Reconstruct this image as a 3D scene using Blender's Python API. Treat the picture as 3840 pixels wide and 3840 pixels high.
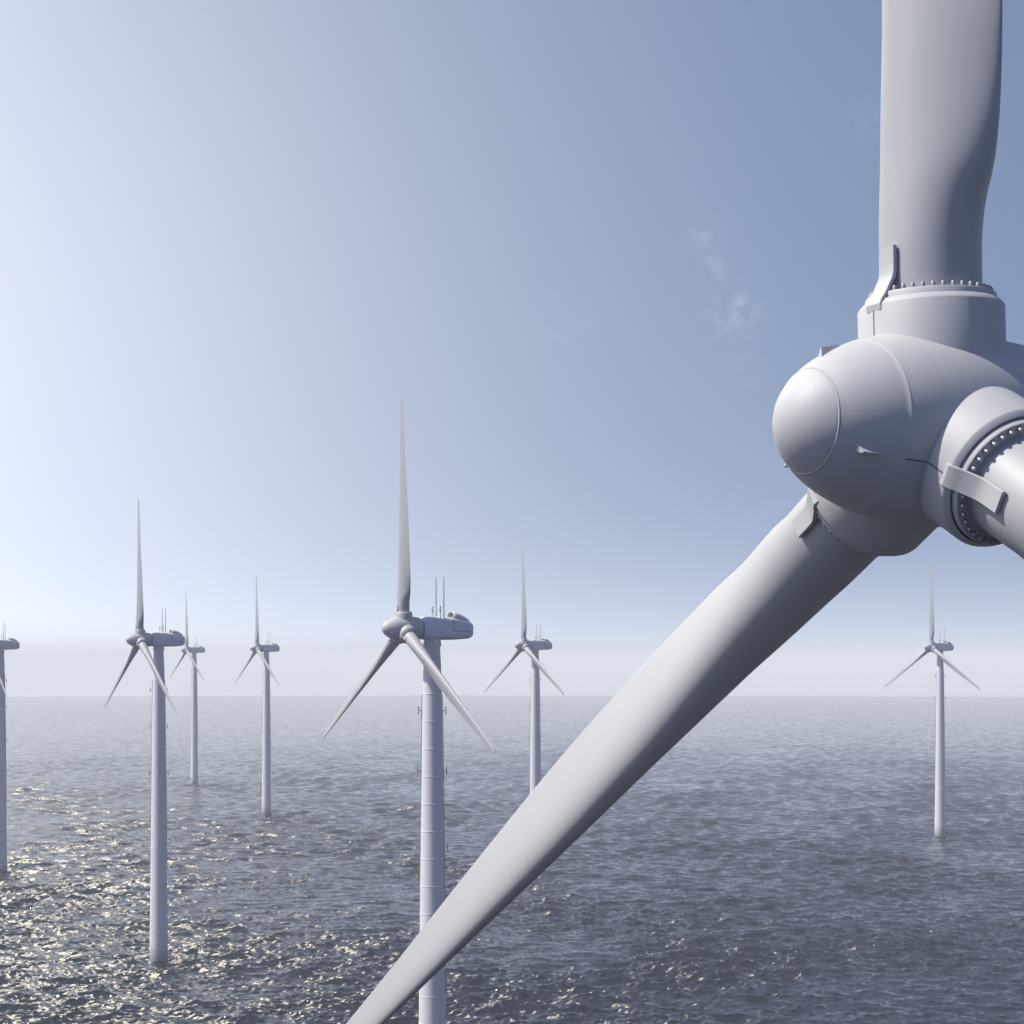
import bpy, bmesh, math, random
import numpy as np
from mathutils import Vector, Matrix

R = math.radians
random.seed(7)
SC = bpy.context.scene
COL = SC.collection
for o in list(bpy.data.objects):
    bpy.data.objects.remove(o)

# ------------------------------------------------------------------ camera
CAM_H = 93.0
cd = bpy.data.cameras.new('camera')
cam = bpy.data.objects.new('camera', cd)
COL.objects.link(cam)
cam.location = (0, 0, CAM_H)
cam.rotation_euler = (R(90), 0, 0)
cd.sensor_width = 36
cd.lens = 36 * 7400 / 3840
cd.shift_x = 158 / 3840
cd.shift_y = 545 / 3840
cd.clip_start = 0.5
cd.clip_end = 95000
SC.camera = cam

# ------------------------------------------------------------------ light
SUN_AZ, SUN_EL = R(-95), R(52)          # azimuth from +Y towards +X
sdir = Vector((math.sin(SUN_AZ) * math.cos(SUN_EL), math.cos(SUN_AZ) * math.cos(SUN_EL), math.sin(SUN_EL)))
sl = bpy.data.lights.new('sun', 'SUN')
sl.energy = 5.0
sl.angle = R(1.0)
sl.color = (1.0, 0.95, 0.87)
sun = bpy.data.objects.new('sun', sl)
COL.objects.link(sun)
sun.rotation_euler = sdir.to_track_quat('Z', 'Y').to_euler()
sun.location = (0, 0, 300)

W = bpy.data.worlds.new('World')
SC.world = W
W.use_nodes = True
wn, wl = W.node_tree.nodes, W.node_tree.links
wn.clear()

def wnode(t, **k):
    n = wn.new(t)
    for a, b in k.items():
        setattr(n, a, b)
    return n

def wmath(op, a, b=None, c=None, clamp=False):
    n = wnode('ShaderNodeMath', operation=op, use_clamp=clamp)
    for i, v in enumerate((a, b, c)):
        if v is None:
            continue
        if isinstance(v, (int, float)):
            n.inputs[i].default_value = v
        else:
            wl.new(v, n.inputs[i])
    return n.outputs[0]

def wmix(fac, a, b, mode='MIX'):
    n = wnode('ShaderNodeMix', data_type='RGBA', blend_type=mode)
    n.clamp_factor = False
    if isinstance(fac, (int, float)):
        n.inputs[0].default_value = fac
    else:
        wl.new(fac, n.inputs[0])
    for i, v in ((6, a), (7, b)):
        if isinstance(v, tuple):
            n.inputs[i].default_value = (*v, 1)
        else:
            wl.new(v, n.inputs[i])
    return n.outputs[2]

tc = wnode('ShaderNodeTexCoord')
sep = wnode('ShaderNodeSeparateXYZ')
wl.new(tc.outputs['Generated'], sep.inputs[0])
zz = wmath('MULTIPLY_ADD', wmath('MAXIMUM', sep.outputs[2], -0.02), 0.9, 0.34)
comb = wnode('ShaderNodeCombineXYZ')
wl.new(sep.outputs[0], comb.inputs[0]); wl.new(sep.outputs[1], comb.inputs[1]); wl.new(zz, comb.inputs[2])
nrm = wnode('ShaderNodeVectorMath', operation='NORMALIZE')
wl.new(comb.outputs[0], nrm.inputs[0])
sky = wnode('ShaderNodeTexSky')
sky.sky_type = 'NISHITA'
sky.sun_disc = False
sky.sun_elevation = SUN_EL
sky.sun_rotation = SUN_AZ % (2 * math.pi)
sky.altitude = 90
sky.air_density = 1.0
sky.dust_density = 1.2
sky.ozone_density = 1.5
wl.new(nrm.outputs[0], sky.inputs[0])
# grey the blue a little, as thin high haze does
bw = wnode('ShaderNodeRGBToBW')
wl.new(sky.outputs[0], bw.inputs[0])
SKY_S = 0.14
base = wmix(0.30, sky.outputs[0], bw.outputs[0])
base = wmix(1.0, base, (SKY_S * 1.03, SKY_S * 1.06, SKY_S * 1.14), 'MULTIPLY')
def lobe(az, el, sig, amp):
    d = Vector((math.sin(R(az)) * math.cos(R(el)), math.cos(R(az)) * math.cos(R(el)), math.sin(R(el))))
    dn = wnode('ShaderNodeVectorMath', operation='DOT_PRODUCT')
    wl.new(tc.outputs['Generated'], dn.inputs[0])
    dn.inputs[1].default_value = d
    # exp((dot-1)/s^2)*amp
    e = wmath('EXPONENT', wmath('DIVIDE', wmath('SUBTRACT', dn.outputs['Value'], 1.0), R(sig) ** 2))
    return wmath('MULTIPLY', e, amp)

def add_lobe(col, az, el, sig, amp, tint):
    f = lobe(az, el, sig, 1.0)
    return wmix(f, col, tuple(amp * t for t in tint), 'ADD')

# bright milky haze low in the left of the sky
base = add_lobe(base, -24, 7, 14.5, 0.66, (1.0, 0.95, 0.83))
base = add_lobe(base, -24.3, 32.5, 4.8, 17.0, (1.0, 0.89, 0.68))  # added glow patch, out of view at upper left, to make the sea glitter
# pale band right on the horizon
hz = wmath('EXPONENT', wmath('MULTIPLY', wmath('MAXIMUM', sep.outputs[2], 0.0), -24.0))
base = wmix(hz, base, (0.08, 0.085, 0.09), 'ADD')
hz = wmath('EXPONENT', wmath('MULTIPLY', wmath('MAXIMUM', sep.outputs[2], 0.0), -38.0))
base = wmix(hz, base, (0.34, 0.335, 0.31), 'ADD')
# unseen sky behind the camera, darkened and blued to deepen shade on the turbines
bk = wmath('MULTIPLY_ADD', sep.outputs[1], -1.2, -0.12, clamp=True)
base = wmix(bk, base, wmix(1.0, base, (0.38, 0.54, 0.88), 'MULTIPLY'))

# a few faint wisps of cloud
wnz = wnode('ShaderNodeTexNoise')
wnz.inputs['Scale'].default_value = 125
wnz.inputs['Detail'].default_value = 7
wnz.inputs['Roughness'].default_value = 0.62
wnz.inputs['Distortion'].default_value = 0.6
wl.new(tc.outputs['Generated'], wnz.inputs['Vector'])
wsp = None
F_U = 7400 / 1.9876
for (px, py, sg, am) in ((1330, 445, .36, .7), (1352, 508, .26, .9), (1380, 592, .40, 1.1), (1408, 588, .36, 1.0), (1360, 612, .25, .6), (1405, 705, .4, .45),
                         (1072, 602, .6, .4), (1645, 228, .4, .5)):
    az = math.degrees(math.atan((px - 886.5) / F_U))
    el = math.degrees(math.atan((1240 - py) / math.hypot(F_U, px - 886.5)))
    l_ = lobe(az, el, sg, am)
    wsp = l_ if wsp is None else wmath('ADD', wsp, l_)
cl = wmath('MULTIPLY', wmath('MULTIPLY', wmath('SUBTRACT', wnz.outputs[0], 0.42), 3.2, clamp=True), wsp)
base = wmix(wmath('MULTIPLY', cl, 0.22), base, (0.75, 0.82, 0.95))
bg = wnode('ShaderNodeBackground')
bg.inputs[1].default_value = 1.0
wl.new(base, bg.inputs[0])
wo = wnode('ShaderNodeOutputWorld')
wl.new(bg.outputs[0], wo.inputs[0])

SC.view_settings.view_transform = 'Standard'
SC.view_settings.look = 'None'
SC.view_settings.exposure = 0
SC.view_settings.gamma = 1
SC.view_settings.use_curve_mapping = False
SC.render.engine = 'CYCLES'
SC.cycles.max_bounces = 6
SC.cycles.volume_bounces = 1
SC.cycles.volume_step_rate = 10
SC.cycles.sample_clamp_indirect = 6
SC.cycles.use_denoising = True

# ------------------------------------------------------------------ materials
def new_mat(name):
    m = bpy.data.materials.new(name)
    m.use_nodes = True
    return m, m.node_tree.nodes, m.node_tree.links, m.node_tree.nodes['Principled BSDF']

def paint(name, col, rough, var=0.05, algae=False):
    m, n, l, b = new_mat(name)
    t = n.new('ShaderNodeTexCoord')
    mp = n.new('ShaderNodeMapping'); mp.inputs['Scale'].default_value = (1, 1, 0.22)
    l.new(t.outputs['Object'], mp.inputs[0])
    nz = n.new('ShaderNodeTexNoise'); nz.inputs['Scale'].default_value = 1.3
    nz.inputs['Detail'].default_value = 7; nz.inputs['Roughness'].default_value = .65
    l.new(mp.outputs[0], nz.inputs['Vector'])
    mx = n.new('ShaderNodeMix'); mx.data_type = 'RGBA'
    mx.inputs[6].default_value = (*[c * (1 - var) for c in col], 1)
    mx.inputs[7].default_value = (*[min(1, c * (1 + var)) for c in col], 1)
    l.new(nz.outputs[0], mx.inputs[0])
    out = mx.outputs[2]
    if algae:       # growth on the steel in the splash zone
        sp = n.new('ShaderNodeSeparateXYZ'); l.new(t.outputs['Object'], sp.inputs[0])
        ns = n.new('ShaderNodeTexNoise'); ns.inputs['Scale'].default_value = 1.6; l.new(t.outputs['Object'], ns.inputs['Vector'])
        a = n.new('ShaderNodeMath'); a.operation = 'MULTIPLY_ADD'; l.new(ns.outputs[0], a.inputs[0]); a.inputs[1].default_value = -3.0
        l.new(sp.outputs[2], a.inputs[2])
        mr = n.new('ShaderNodeMapRange'); l.new(a.outputs[0], mr.inputs[0])
        mr.inputs[1].default_value = -1.5; mr.inputs[2].default_value = 4.0; mr.inputs[3].default_value = .75; mr.inputs[4].default_value = 0
        m2 = n.new('ShaderNodeMix'); m2.data_type = 'RGBA'
        l.new(mr.outputs[0], m2.inputs[0]); l.new(out, m2.inputs[6]); m2.inputs[7].default_value = (.13, .16, .12, 1)
        out = m2.outputs[2]
    l.new(out, b.inputs['Base Color'])
    b.inputs['Roughness'].default_value = rough
    rr = n.new('ShaderNodeMapRange'); l.new(nz.outputs[0], rr.inputs[0])
    rr.inputs[3].default_value = rough - .06; rr.inputs[4].default_value = rough + .08
    l.new(rr.outputs[0], b.inputs['Roughness'])
    return m

M_PAINT = paint('white_gelcoat', (.385, .388, .395), .5)
M_HUB = paint('hub_gelcoat', (.455, .455, .46), .55)
M_NAC = paint('nacelle_paint', (.64, .63, .66), .42, .07)
M_TOWER = paint('tower_paint', (.66, .65, .65), .5, algae=True)
M_SEAM = paint('seam_light', (.80, .80, .82), .4)
M_SEAMH = paint('seam_hub', (.46, .46, .465), .45)
M_GREY = paint('grey_metal', (.25, .26, .29), .5)
M_STEEL = paint('bolt_steel', (.34, .34, .36), .42)
M_STEEL.node_tree.nodes['Principled BSDF'].inputs['Metallic'].default_value = .35
M_DARK = paint('dark_rubber', (.035, .038, .045), .7)
M_JOINT = paint('joint_sealant', (.10, .105, .12), .6)
M_YEL = paint('grille_olive', (.24, .24, .15), .6)

# ------------------------------------------------------------------ mesh helpers
def link(name, bm, mats, parent=None, smooth=40):
    me = bpy.data.meshes.new(name)
    bmesh.ops.recalc_face_normals(bm, faces=bm.faces)
    bm.to_mesh(me); bm.free()
    for m in (mats if isinstance(mats, (list, tuple)) else [mats]):
        me.materials.append(m)
    if smooth:
        me.polygons.foreach_set('use_smooth', [True] * len(me.polygons))
        me.set_sharp_from_angle(angle=R(smooth))
    o = bpy.data.objects.new(name, me)
    COL.objects.link(o)
    o.parent = parent
    return o

def lathe(bm, prof, seg=64, M=Matrix(), mat=0, close=True):
    """prof: list of (radius, height[, mat]) around +Z of M"""
    rings = []
    for p in prof:
        r, h = p[0], p[1]
        if r < 1e-5:
            rings.append([bm.verts.new(M @ Vector((0, 0, h)))])
        else:
            rings.append([bm.verts.new(M @ Vector((r * math.cos(2 * math.pi * i / seg), r * math.sin(2 * math.pi * i / seg), h))) for i in range(seg)])
    for k in range(len(rings) - 1):
        a, b = rings[k], rings[k + 1]
        mi = prof[k + 1][2] if len(prof[k + 1]) > 2 else mat
        for i in range(seg):
            j = (i + 1) % seg
            if len(a) == 1 and len(b) == 1:
                continue
            if len(a) == 1:
                f = bm.faces.new((a[0], b[i], b[j]))
            elif len(b) == 1:
                f = bm.faces.new((a[i], a[j], b[0]))
            else:
                f = bm.faces.new((a[i], a[j], b[j], b[i]))
            f.material_index = mi
    if close:
        for r_ in (rings[0], rings[-1]):
            if len(r_) > 2:
                bm.faces.new(r_).material_index = mat

def box(bm, c, s, M=Matrix(), mat=0, bev=0):
    t = bmesh.new()
    bmesh.ops.create_cube(t, size=1)
    for v in t.verts:
        v.co = Vector((v.co.x * s[0], v.co.y * s[1], v.co.z * s[2]))
    if bev:
        bmesh.ops.bevel(t, geom=list(t.edges), offset=bev, segments=2, affect='EDGES')
    vm = {}
    for v in t.verts:
        vm[v] = bm.verts.new(M @ (v.co + Vector(c)))
    for f in t.faces:
        bm.faces.new([vm[v] for v in f.verts]).material_index = mat
    t.free()

def loft(bm, rings, cap=True, mat=0):
    vr = [[bm.verts.new(p) for p in r] for r in rings]
    n = len(vr[0])
    for k in range(len(vr) - 1):
        for i in range(n):
            j = (i + 1) % n
            bm.faces.new((vr[k][i], vr[k][j], vr[k + 1][j], vr[k + 1][i])).material_index = mat
    if cap:
        bm.faces.new(vr[0]).material_index = mat
        bm.faces.new(vr[-1]).material_index = mat

def interp(x, xs, ys):
    return float(np.interp(x, xs, ys))

def smooth_interp(x, xs, ys):
    # monotone-ish cubic (Catmull) interpolation
    if x <= xs[0]: return ys[0]
    if x >= xs[-1]: return ys[-1]
    i = max(k for k in range(len(xs) - 1) if xs[k] <= x)
    h = xs[i + 1] - xs[i]; t = (x - xs[i]) / h
    d = [(ys[k + 1] - ys[k]) / (xs[k + 1] - xs[k]) for k in range(len(xs) - 1)]
    def sl_(k):
        if k == 0: return d[0]
        if k == len(xs) - 1: return d[-1]
        if d[k - 1] * d[k] <= 0: return 0
        return 2 * d[k - 1] * d[k] / (d[k - 1] + d[k])
    m0, m1 = sl_(i), sl_(i + 1)
    return ((2 * t**3 - 3 * t**2 + 1) * ys[i] + (t**3 - 2 * t**2 + t) * h * m0 + (-2 * t**3 + 3 * t**2) * ys[i + 1] + (t**3 - t**2) * h * m1)

# ------------------------------------------------------------------ turbine: local frame, nose towards -X, tower foot at the origin
L = 43.0
HUB_Z = CAM_H + 5.4
OVER = 6.0
YAW = R(90 - 62.76)
CONE = R(0.6)
RC = Vector((-OVER, 0, HUB_Z))       # rotor centre in turbine space

AZ = [1.2]                           # rotor angle of the turbine being built

def blade_frame(k):
    """frame of blade k in turbine space: +Z along the blade, -X upwind, -Y to the right"""
    ang = (0, 120, 240)[k] + AZ[0]           # up, lower left, lower right as seen from upwind
    # upwind view: right = -Y.  rotate about X so that up goes to the left (+Y)
    return Matrix.Translation(RC) @ Matrix.Rotation(R(-ang), 4, 'X') @ Matrix.Rotation(-CONE, 4, 'Y')

def blade_mesh(fine=True):
    bm = bmesh.new()
    rs = [3.14, 3.3, 3.6, 4.0] + [4.4 + .35 * i for i in range(26)] + [13.6 + 1.15 * i for i in range(25)] + [42.0, 42.4, 42.7, 42.9, 43.0]
    N = 56
    rings = []
    for r in rs:
        le = smooth_interp(r, [3.3, 7, 10.3, 13.6, 17, 20.5, 27, 34, 38, 43], [1.20, 1.09, 1.02, 1.03, 1.0, .96, .80, .66, .57, .47])
        te = smooth_interp(r, [3.3, 4.2, 5.1, 6.2, 7.2, 8.5, 10.3, 13.6, 17, 20.5, 27, 34, 38, 43], [1.20, 1.21, 1.36, 1.74, 1.92, 2.03, 2.13, 2.12, 2.06, 1.92, 1.49, 1.00, .78, .56])
        th = smooth_interp(r, [3.3, 4.5, 7, 10, 15, 24, 34, 43], [1.20, 1.19, 1.06, .86, .62, .40, .21, .10])   # half thickness
        k = smooth_interp(r, [4.2, 8.0, 11.0], [0, .75, 1])        # circle -> aerofoil
        beta = R(smooth_interp(r, [3, 8, 10.3, 13.6, 20, 34, 43], [17, 17, 14.5, 12, 9, 5, 4]))
        if r > 42.05:
            q = math.sqrt(max(0, 1 - ((r - 42.05) / 1.02) ** 2)); q = max(q, .3)
            mid = (te - le) / 2; hc = (te + le) / 2 * q; le, te = hc - mid, hc + mid; th *= q
        ring = []
        for i in range(N):
            a = 2 * math.pi * i / N
            cx_, sy = math.cos(a), math.sin(a)
            # circle/ellipse part
            c0 = (te - le) / 2; hc = (te + le) / 2
            ex, ey = c0 + hc * cx_, th * sy
            # aerofoil part: x from -le (nose) to te (tail)
            x01 = (1 + cx_) / 2                      # 0 nose, 1 tail
            yt = (0.2969 * math.sqrt(max(x01, 0)) - 0.126 * x01 - 0.3516 * x01**2 + 0.2843 * x01**3 - 0.1030 * x01**4) / 0.1 * th
            yt = yt + .012 * x01
            camb = 0.035 * (te + le) * (4 * x01 * (1 - x01))
            ax, ay = -le + (te + le) * x01, camb + yt * (1 if sy >= 0 else -1)
            if abs(sy) < 1e-6: ay = camb
            px_, py_ = ex * (1 - k) + ax * k, ey * (1 - k) + ay * k
            # tail direction (sin b, -cos b), thickness direction (cos b, sin b)
            X = px_ * math.sin(beta) + py_ * math.cos(beta)
            Y = -px_ * math.cos(beta) + py_ * math.sin(beta)
            ring.append(Vector((X, Y, r)))
        rings.append(ring)
    loft(bm, rings)
    return bm

def hub_r(a):
    """radius of the hub body at distance a upwind of the rotor plane"""
    if a >= 0:
        return 2.3 * math.sqrt(max(0, 1 - (a / 4.36) ** 2))
    return 2.3 - .30 * (min(-a, 3.4) / 3.4) ** 2 * 1.0

NTX, NTZ = [3.62, 3.8, 4.6, 8, 10, 13.4, 13.95], [1.95, 2.12, 2.24, 2.26, 2.14, 1.34, 1.02]
NWX, NWY = [3.62, 3.8, 4.6, 9, 12, 13.5, 13.95], [1.78, 1.92, 2.0, 2.02, 1.92, 1.72, 1.42]
HUBM = Matrix.Translation(RC) @ Matrix.Rotation(R(-90), 4, 'Y')      # +Z -> -X (upwind)

def make_parts(root, detailed):
    # --- tower
    bm = bmesh.new()
    zs = [(-14, 2.80), (0, 2.80), (24, 2.53), (48, 2.28), (72, 1.99), (86, 1.80), (92.5, 1.62), (95.1, 1.47)]
    fr = lambda z: smooth_interp(z, [p[0] for p in zs], [p[1] for p in zs])
    prof = [(fr(-14), -14)]
    z = -1.5
    while z < 90:
        r = fr(z)
        prof += [(r, z), (r + .045, z + .02, 0), (r + .045, z + .15, 1), (r, z + .17, 0)]
        prof += [(fr(z + 2.6), z + 2.6, 0)]
        z += 5.15
    prof += [(fr(92), 92, 0), (1.47, 95.0, 0), (1.70, 95.08, 0), (1.70, 95.75, 0), (1.60, 95.85, 0), (1.60, 96.45, 0)]
    lathe(bm, prof, 72)
    tower = link('tower', bm, [M_TOWER, M_SEAM], root)
    for zb in (83.0, 71.8, 57.4):
        for s in (-1, 1):
            ang = R(-27) if s > 0 else R(153)
            bm = bmesh.new()
            r = fr(zb)
            box(bm, (r + .30, 0, 0), (.75, .16, .14), bev=.02)
            box(bm, (r + .72, 0, 0), (.16, .34, 1.35), bev=.03)
            box(bm, (r + .72, 0, .62), (.34, .5, .12), bev=.02)
            box(bm, (r + .72, 0, -.62), (.34, .5, .12), bev=.02)
            b = link('tower_bracket', bm, M_GREY, tower)
            b.location = (0, 0, zb); b.rotation_euler = (0, 0, ang)
    for s in (-1, 1):
        ang = R(-27) if s > 0 else R(153)
        bm = bmesh.new()
        pts = [(fr(zc) + .12, zc) for zc in range(30, 90, 4)]
        for (r0, z0), (r1, z1) in zip(pts, pts[1:]):
            d = Vector((r1 - r0, 0, z1 - z0)); q = d.to_track_quat('Z', 'Y').to_matrix().to_4x4()
            lathe(bm, [(.07, 0), (.07, d.length + .02)], 8, Matrix.Translation((r0, 0, z0)) @ q)
            box(bm, (r0 - .06, 0, z0), (.2, .18, .12))
        c = link('cable_conduit', bm, M_GREY, tower)
        c.rotation_euler = (0, 0, ang)
    # --- nacelle: lofted rounded box from just behind the hub to the tail
    bm = bmesh.new()
    rings = []
    xs = [3.62, 3.68, 3.8, 4.3, 6, 8, 10, 11.5, 12.6, 13.3, 13.7, 13.88, 13.95]
    N = 64
    for x in xs:
        top = smooth_interp(x, NTX, NTZ)
        bot = -smooth_interp(x, [3.62, 3.8, 4.6, 9, 11.5, 13.4, 13.95], [1.85, 2.0, 2.1, 2.12, 2.0, 1.78, 1.35])
        hw = smooth_interp(x, NWX, NWY)
        zc, hh = (top + bot) / 2, (top - bot) / 2
        p = interp(x, [3.6, 4.4, 13.95], [3.2, 4.6, 5])
        ring = []
        for i in range(N):
            a = 2 * math.pi * i / N
            c, s = math.cos(a), math.sin(a)
            y = hw * math.copysign(abs(c) ** (2 / p), c); zz_ = hh * math.copysign(abs(s) ** (2 / p), s)
            if s > 0: y *= 1 - .10 * (abs(zz_) / hh) ** 2
            ring.append(Vector((-OVER + x, y, HUB_Z + zc + zz_)))
        rings.append(ring)
    loft(bm, rings)
    nac = link('nacelle', bm, M_NAC, root, 45)
    # dark bearing gap between hub and nacelle
    bm = bmesh.new()
    lathe(bm, [(1.42, -3.75), (1.42, -3.2)], 48, HUBM)
    link('bearing_gap', bm, M_DARK, nac)
    # yaw bearing skirt
    bm = bmesh.new()
    # side service panels: raised sheet whose outline makes the panel joint
    for s in (-1, 1):
        bm = bmesh.new()
        P = []
        xa = [9.55, 9.6, 10.6, 11.6, 12.6, 13.2]
        lo, hi = [], []
        for x in xa:
            hw = smooth_interp(x, NWX, NWY)
            tp = smooth_interp(x, NTX, NTZ)
            for (zz_, w) in ((-.55, lo), (-.47, hi)):
                w.append(Vector((-OVER + x, s * (hw + .015), HUB_Z + zz_)))
        for A, B in ((lo, hi),):
            vs = [[bm.verts.new(p) for p in A], [bm.verts.new(p) for p in B]]
            vo = [[bm.verts.new(p + Vector((0, -s * .08, 0))) for p in A], [bm.verts.new(p + Vector((0, -s * .08, 0))) for p in B]]
            for i in range(len(A) - 1):
                bm.faces.new((vs[0][i], vs[0][i + 1], vs[1][i + 1], vs[1][i]))
                bm.faces.new((vs[0][i], vs[0][i + 1], vo[0][i + 1], vo[0][i]))
                bm.faces.new((vs[1][i], vs[1][i + 1], vo[1][i + 1], vo[1][i]))
        box(bm, (-OVER + 9.56, s * 1.955, HUB_Z + .55), (.08, .14, 2.1))
        link('panel_joint', bm, M_DARK, nac)
    # cooler hood on the tail: an arched cowl, open to the front
    bm = bmesh.new()
    outer = []
    for x, h, w in ((9.8, 1.05, 1.45), (10.4, 1.12, 1.48), (11.2, 1.04, 1.45), (12.2, .82, 1.38), (13.0, .52, 1.25), (13.45, .25, 1.1)):
        z0 = smooth_interp(x, NTX, NTZ) - .18
        ring = []
        for i in range(25):
            a = math.pi * i / 24
            ring.append(Vector((-OVER + x, w * math.copysign(abs(math.cos(a)) ** .7, math.cos(a)), HUB_Z + z0 + (h + .18) * math.sin(a) ** .7)))
        outer.append(ring)
    vr = [[bm.verts.new(p) for p in r] for r in outer]
    for k in range(len(vr) - 1):
        for i in range(24):
            bm.faces.new((vr[k][i], vr[k][i + 1], vr[k + 1][i + 1], vr[k + 1][i]))
    bm.faces.new(vr[-1])
    hood = link('cooling_hood', bm, M_NAC, nac, 50)
    sm = hood.modifiers.new('thickness', 'SOLIDIFY'); sm.thickness = .09; sm.offset = -1
    bm = bmesh.new()
    for i in range(9):
        box(bm, (-OVER + 10.15, 0, HUB_Z + 2.1 + .1 * i), (.05, 2.5 - .12 * i * (i > 5), .045))
    box(bm, (-OVER + 10.25, 0, HUB_Z + 2.45), (.06, 2.55, .9))
    link('radiator_grille', bm, M_YEL, nac, 0)
    for s in (-1, 1):
        bm = bmesh.new()
        lathe(bm, [(.16, 0), (.16, .12), (.12, .16), (.115, 3), (.08, 7.9), (.0, 7.95)], 10)
        a = link('antenna', bm, M_GREY if False else M_PAINT, nac)
        a.location = (-OVER + 7.6, s * 1.65, HUB_Z + 1.75)
        bm = bmesh.new()
        lathe(bm, [(.12, 0), (.12, .1), (.07, .12), (.06, 2.1), (0, 2.12)], 10)
        box(bm, (0, 0, 1.45), (.12, .75, .1), bev=.02)
        lathe(bm, [(.0, 1.95), (.13, 1.98), (.13, 2.3), (0, 2.35)], 10)
        lathe(bm, [(.0, 1.25), (.15, 1.3), (.15, 1.62), (0, 1.66)], 10)
        lathe(bm, [(.0, 0), (.09, .03), (.09, .3), (0, .35)], 10, Matrix.Translation((0, .34, 1.48)))
        w = link('wind_sensor', bm, M_GREY, nac)
        w.location = (-OVER + 6.9, s * 1.65, HUB_Z + 1.85)
    # --- hub with spinner
    bm = bmesh.new()
    prof = [(1.55, -3.28), (1.92, -3.30)]
    a = -3.20
    while a < 2.25:
        prof.append((hub_r(a), a)); a += .15
    prof += [(hub_r(2.27), 2.27), (hub_r(2.28) + .009, 2.278, 1), (hub_r(2.30) + .007, 2.305, 1), (hub_r(2.315), 2.315, 0)]
    a = 2.42
    while a < 3.62:
        prof.append((hub_r(a), a)); a += .12
    prof += [(hub_r(3.69), 3.69), (hub_r(3.70) + .009, 3.697), (hub_r(3.715) + .009, 3.72, 1), (hub_r(3.73) - .008, 3.73, 1), (.9, 3.70, 0)]
    lathe(bm, prof, 128, HUBM)
    hub = link('hub', bm, [M_HUB, M_SEAMH], root, 35)
    bm = bmesh.new()
    prof = [(hub_r(3.735) - .003, 3.735)] + [(hub_r(x), x) for x in [3.75 + .03 * i for i in range(0, 18)] + [4.29, 4.32, 4.34, 4.352]] + [(0, 4.36)]
    lathe(bm, prof, 96, HUBM, close=False)
    link('nose_cap', bm, M_HUB, hub)
    for k in range(3):
        F = blade_frame(k)
        # pitch collar
        bm = bmesh.new()
        lathe(bm, [(1.60, .9), (1.71, 1.0), (1.71, 2.83), (1.69, 2.87), (1.605, 2.965), (1.585, 2.98), (1.57, 2.97), (1.57, 2.80), (1.0, 2.80)], 128, F)
        # the joint along the front of the collar
        box(bm, (-1.704, 0, 2.33), (.022, .035, .98), F, mat=1)
        link('blade_collar', bm, [M_HUB, M_JOINT], hub)
        # vortex fin on the spinner
        af = 3.07
        Mf = Matrix.Translation(RC) @ Matrix.Rotation(R(-(0, 120, 240)[k] - AZ[0]), 4, 'X')
        bm = bmesh.new()
        def S(a, y, up=0):
            r = hub_r(a)
            return Mf @ Vector((-a, y, math.sqrt(max(r * r - y * y, 0)) + up))
        v = [bm.verts.new(p) for p in (S(3.32, .10, -.04), S(3.32, -.10, -.04), S(2.72, 0, -.02), S(3.28, .02, .20), S(3.28, -.02, .20), S(2.76, 0, .04))]
        for f in ((0, 1, 4, 3), (0, 3, 5, 2), (1, 2, 5, 4), (3, 4, 5), (0, 2, 1)):
            bm.faces.new([v[i] for i in f])
        link('spinner_fin', bm, M_HUB, hub, 20)
    # dark joint on the spinner from the seam ring back to each collar
    for k in range(3):
        Mf = Matrix.Translation(RC) @ Matrix.Rotation(R(-(0, 120, 240)[k] - AZ[0]), 4, 'X')
        bm = bmesh.new()
        q = []
        for a in [2.262 - .04 * i for i in range(0, 16)]:
            r = hub_r(a)
            q.append([Mf @ Vector((-a, y, math.sqrt(r * r - y * y) + d)) for (y, d) in ((-.016, -.02), (-.016, .003), (.016, .003), (.016, -.02))])
        loft(bm, q)
        link('hub_joint', bm, M_JOINT, hub, 0)
    # --- blades
    bladebm = blade_mesh()
    first = link('blade', bladebm, M_PAINT, root, 50)
    for k in range(3):
        F = blade_frame(k)
        if k == 0:
            b = first
        else:
            b = first.copy(); COL.objects.link(b)
        b.matrix_local = F
        bm = bmesh.new()
        lathe(bm, [(1.0, 2.8), (1.525, 2.8), (1.525, 3.11), (1.505, 3.14), (1.0, 3.15)], 96)
        lathe(bm, [(1.0, 3.15), (1.235, 3.15), (1.23, 3.19), (1.0, 3.2)], 96)
        link('root_flange', bm, M_HUB, b)
        # cover strap over the joint, on the upwind side
        bm = bmesh.new()
        prof2 = [(1.725, 2.70), (1.75, 2.84), (1.69, 2.98), (1.61, 3.08), (1.535, 3.2), (1.46, 3.34), (1.38, 3.48), (1.335, 3.62), (1.325, 3.85), (1.325, 4.24)]
        rings = []
        for i, (r, h) in enumerate(prof2):
            ring = []
            dpt = .10
            for (w, d) in ((-.26, -dpt), (-.26, -.012), (-.245, 0), (.245, 0), (.26, -.012), (.26, -dpt)):
                rad = r + d
                ring.append(Vector((-math.sqrt(rad * rad - w * w) if False else -rad + (w * w) / (2 * rad) * .8, w, h)))
            rings.append(ring)
        loft(bm, rings)
        link('joint_cover', bm, M_HUB, b, 30)
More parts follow.
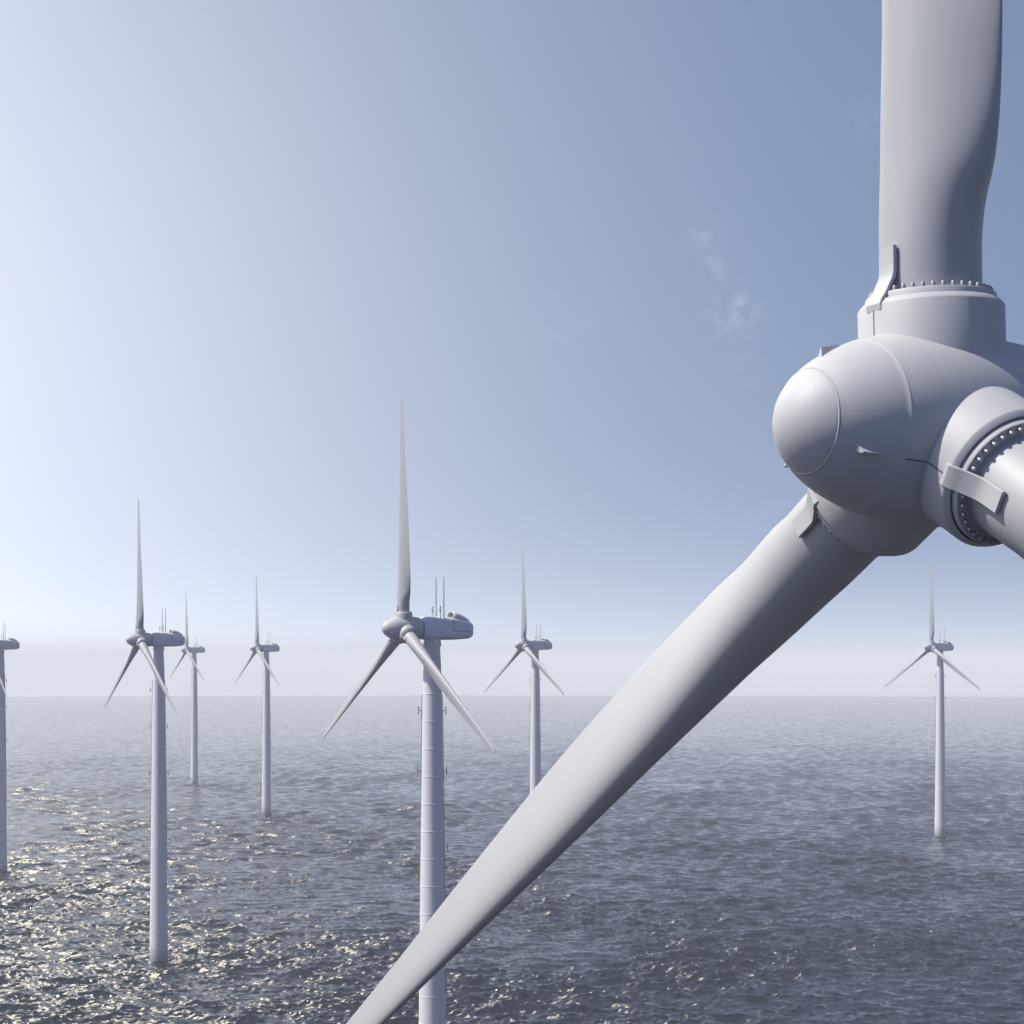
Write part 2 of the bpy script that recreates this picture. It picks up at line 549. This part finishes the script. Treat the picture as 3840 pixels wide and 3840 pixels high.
        if detailed:
            NB = 38
            bm0 = bmesh.new()
            lathe(bm0, [(.052, 0), (.052, .09), (.04, .115), (.0, .12)], 12)
            lathe(bm0, [(.072, -.01), (.072, .018), (.0, .018)], 12)
            shared = None
            back = bmesh.new()
            for i in range(NB):
                a = 2 * math.pi * (i + .5) / NB
                if abs(((math.degrees(a) - 180 + 180) % 360) - 180) < 13:
                    continue                         # under the cover strap
                pos = Vector((1.40 * math.cos(a), 1.40 * math.sin(a), 3.145))
                # side facing the downwind/far direction cannot be seen from the front
                deg = math.degrees(a) % 360
                if 45 < deg < 95 or 0 <= deg < 0:
                    lathe(back, [(.062, 0), (.062, .085), (.045, .115), (0, .125)], 12, Matrix.Translation(pos))
                    continue
                if shared is None:
                    o = link('flange_bolt', bm0, M_STEEL, b); shared = o
                else:
                    o = shared.copy(); COL.objects.link(o); o.parent = b
                o.location = pos
            ob = link('flange_bolts', back, M_STEEL, b)
            ob['kind'] = 'stuff'

def set_turbine(root, label):
    root['label'] = label
    root['category'] = 'wind turbine'
    root['group'] = 'offshore wind turbines standing in the sea'

near = bpy.data.objects.new('wind_turbine', None); COL.objects.link(near)
make_parts(near, True)

proto = bpy.data.objects.new('wind_turbine', None); COL.objects.link(proto)
AZ[0] = 0.0
make_parts(proto, False)

def copy_tree(o, parent=None):
    c = o.copy(); COL.objects.link(c)
    if parent is not None:
        c.parent = parent
    for ch in list(o.children):
        copy_tree(ch, c)
    return c

def place(o, X, Z, dyaw=0):
    o.location = (X, Z, 0)
    o.rotation_euler = (0, 0, YAW + R(-dyaw))

place(near, 16.33, 49.55)
set_turbine(near, 'huge close-up turbine at the right with bolted blade roots and big spinner')
u = CAM_H
spots = [
    (-0.076 * u, 3.988 * u, 0.12, 'middle turbine whose tower runs off the bottom behind the huge blade'),
    (-1.028 * u, 6.520 * u, 0.70, 'second largest distant turbine, standing in the glitter left of centre'),
    (-2.192 * u, 15.70 * u, -0.78, 'farthest small turbine just right of the left one, its left blade tip behind that tower'),
    (-1.303 * u, 12.64 * u, 0.21, 'small turbine in the glitter between the left pair and the middle turbine'),
    (0.315 * u, 9.50 * u, 0.03, 'turbine just right of the middle one with its foot hidden behind the huge blade'),
    (2.645 * u, 11.10 * u, -0.48, 'lone distant turbine at the right seen below the huge hub'),
    (-2.180 * u, 9.165 * u, 0.20, 'turbine cut off by the left edge of the picture, showing tower and nacelle'),
]
made = []
for i, (X, Z, dy, lab) in enumerate(spots):
    o = proto if i == 0 else copy_tree(proto)
    made.append((o, X, Z, dy, lab))
for o, X, Z, dy, lab in made:
    place(o, X, Z, dy)
    set_turbine(o, lab)

# ------------------------------------------------------------------ sea
def sea():
    rng = np.random.default_rng(11)
    # radial positions: fine where the picture looks, evenly spaced in picture height
    inv_lo, inv_hi = 1 / 8600.0, 1 / 470.0
    NR = 1050
    rad = 1 / np.linspace(inv_hi, inv_lo, NR)
    rad = np.concatenate([[2, 60, 130, 200, 260, 310, 350, 390, 420, 445], rad, [9000, 9600, 10400, 11200]])
    fine = np.radians(np.linspace(-15.5, 18.5, 1500))
    coarse = np.radians(np.linspace(18.5, 344.5, 120))[1:-1]
    az = np.concatenate([fine, coarse])
    RR, AA = np.meshgrid(rad, az, indexing='ij')
    X = RR * np.sin(AA); Y = RR * np.cos(AA)
    Z = np.zeros_like(X)
    DX = np.zeros_like(X); DY = np.zeros_like(X)
    dr = np.gradient(rad)[:, None] * np.ones_like(X)
    inner = (RR < 440)
    NC = 110
    lam = np.exp(rng.uniform(np.log(1.9), np.log(19), NC))
    th = rng.normal(0, R(38), NC) + R(-12)
    ph = rng.uniform(0, 2 * np.pi, NC)
    for l, t, p in zip(lam, th, ph):
        k = 2 * np.pi / l
        amp = 0.0096 * l ** 0.88 * rng.uniform(.5, 1.3)
        kx, ky = k * np.sin(t), -k * np.cos(t)
        att = np.clip((l / dr - 1.3) / 1.6, 0, 1)
        att[inner] = 0
        rows = att[:, 0] > 0
        if not rows.any():
            continue
        s = (slice(None), slice(0, len(fine)))
        idx = np.where(rows)[0]
        sub = np.ix_(idx, np.arange(len(fine)))
        phs = kx * X[sub] + ky * Y[sub] + p
        Z[sub] += amp * att[sub] * np.cos(phs)
        q = .8
        DX[sub] -= q * amp * att[sub] * (kx / k) * np.sin(phs)
        DY[sub] -= q * amp * att[sub] * (ky / k) * np.sin(phs)
    # gust patches: the chop is livelier in some places
    g = np.zeros_like(X)
    for _ in range(14):
        l = rng.uniform(60, 260); t = rng.uniform(0, 2 * np.pi)
        g += np.cos(2 * np.pi / l * (np.sin(t) * X + np.cos(t) * Y * .6) + rng.uniform(0, 6.28))
    g = np.clip(1 + .12 * g, .5, 1.6)
    Z *= g
    X += DX * g; Y += DY * g
    # the sea falls away with the curve of the earth
    Z -= np.maximum(RR - 1500, 0) ** 2 / (2 * 343000.0)
    nr, na = X.shape
    co = np.stack([X, Y, Z], -1).reshape(-1, 3).astype(np.float32)
    i = np.arange(nr - 1)[:, None]; j = np.arange(na)[None, :]; j2 = (j + 1) % na
    quads = np.stack([i * na + j, i * na + j2, (i + 1) * na + j2, (i + 1) * na + j], -1).reshape(-1, 4).astype(np.int32)
    quads = quads[:, ::-1]
    me = bpy.data.meshes.new('sea')
    me.vertices.add(len(co)); me.vertices.foreach_set('co', co.ravel())
    me.loops.add(quads.size); me.loops.foreach_set('vertex_index', quads.ravel())
    me.polygons.add(len(quads)); me.polygons.foreach_set('loop_start', np.arange(0, quads.size, 4, dtype=np.int32))
    me.polygons.foreach_set('loop_total', np.full(len(quads), 4, np.int32)) if False else None
    me.polygons.foreach_set('use_smooth', np.ones(len(quads), bool))
    me.update(calc_edges=True)
    o = bpy.data.objects.new('sea', me)
    COL.objects.link(o)
    o['kind'] = 'structure'
    m, n, l, b = new_mat('sea_water')
    me.materials.append(m)
    b.inputs['Base Color'].default_value = (.007, .012, .023, 1)
    b.inputs['Roughness'].default_value = .07
    b.inputs['IOR'].default_value = 1.333
    geo = n.new('ShaderNodeNewGeometry')
    def nzv(scale, strength, detail=3, sx=1.0):
        mp = n.new('ShaderNodeMapping'); mp.inputs['Scale'].default_value = (sx, 1, 1)
        mp.inputs['Rotation'].default_value = (0, 0, R(-14))
        l.new(geo.outputs['Position'], mp.inputs[0])
        t = n.new('ShaderNodeTexNoise'); t.inputs['Scale'].default_value = scale; t.inputs['Detail'].default_value = detail
        t.inputs['Roughness'].default_value = .6
        l.new(mp.outputs[0], t.inputs['Vector'])
        s = n.new('ShaderNodeVectorMath'); s.operation = 'SUBTRACT'; l.new(t.outputs['Color'], s.inputs[0]); s.inputs[1].default_value = (.5, .5, .5)
        s2 = n.new('ShaderNodeVectorMath'); s2.operation = 'MULTIPLY'; l.new(s.outputs[0], s2.inputs[0]); s2.inputs[1].default_value = (strength, strength, 0)
        return s2.outputs[0]
    a1 = nzv(.20, .60, 3, .5); a2 = nzv(1.3, .95, 3, .6)
    a0 = nzv(.055, .50, 4, 2.4)
    ac = n.new('ShaderNodeVectorMath'); l.new(a0, ac.inputs[0]); l.new(a1, ac.inputs[1])
    ad = n.new('ShaderNodeVectorMath'); l.new(ac.outputs[0], ad.inputs[0]); l.new(a2, ad.inputs[1])
    ad2 = n.new('ShaderNodeVectorMath'); l.new(ad.outputs[0], ad2.inputs[0]); l.new(geo.outputs['Normal'], ad2.inputs[1])
    nm = n.new('ShaderNodeVectorMath'); nm.operation = 'NORMALIZE'; l.new(ad2.outputs[0], nm.inputs[0])
    l.new(nm.outputs[0], b.inputs['Normal'])
sea()

# ------------------------------------------------------------------ air
bm = bmesh.new()
bmesh.ops.create_cube(bm, size=1)
for v in bm.verts:
    v.co = Vector((v.co.x * 90000, v.co.y * 90000, -160 if v.co.z < 0 else 144))
haze = link('haze', bm, [], None, 0)
haze['kind'] = 'stuff'
hm = bpy.data.materials.new('haze'); hm.use_nodes = True
hn = hm.node_tree.nodes; hn.clear()
pv = hn.new('ShaderNodeVolumePrincipled')
pv.inputs['Density Attribute'].default_value = ''
pv.inputs['Temperature Attribute'].default_value = ''
pv.inputs['Color'].default_value = (.98, .995, 1.0, 1)
pv.inputs['Density'].default_value = 1 / 6000
pv.inputs['Anisotropy'].default_value = 0.0
ho = hn.new('ShaderNodeOutputMaterial')
hm.node_tree.links.new(pv.outputs[0], ho.inputs['Volume'])
haze.data.materials.append(hm)
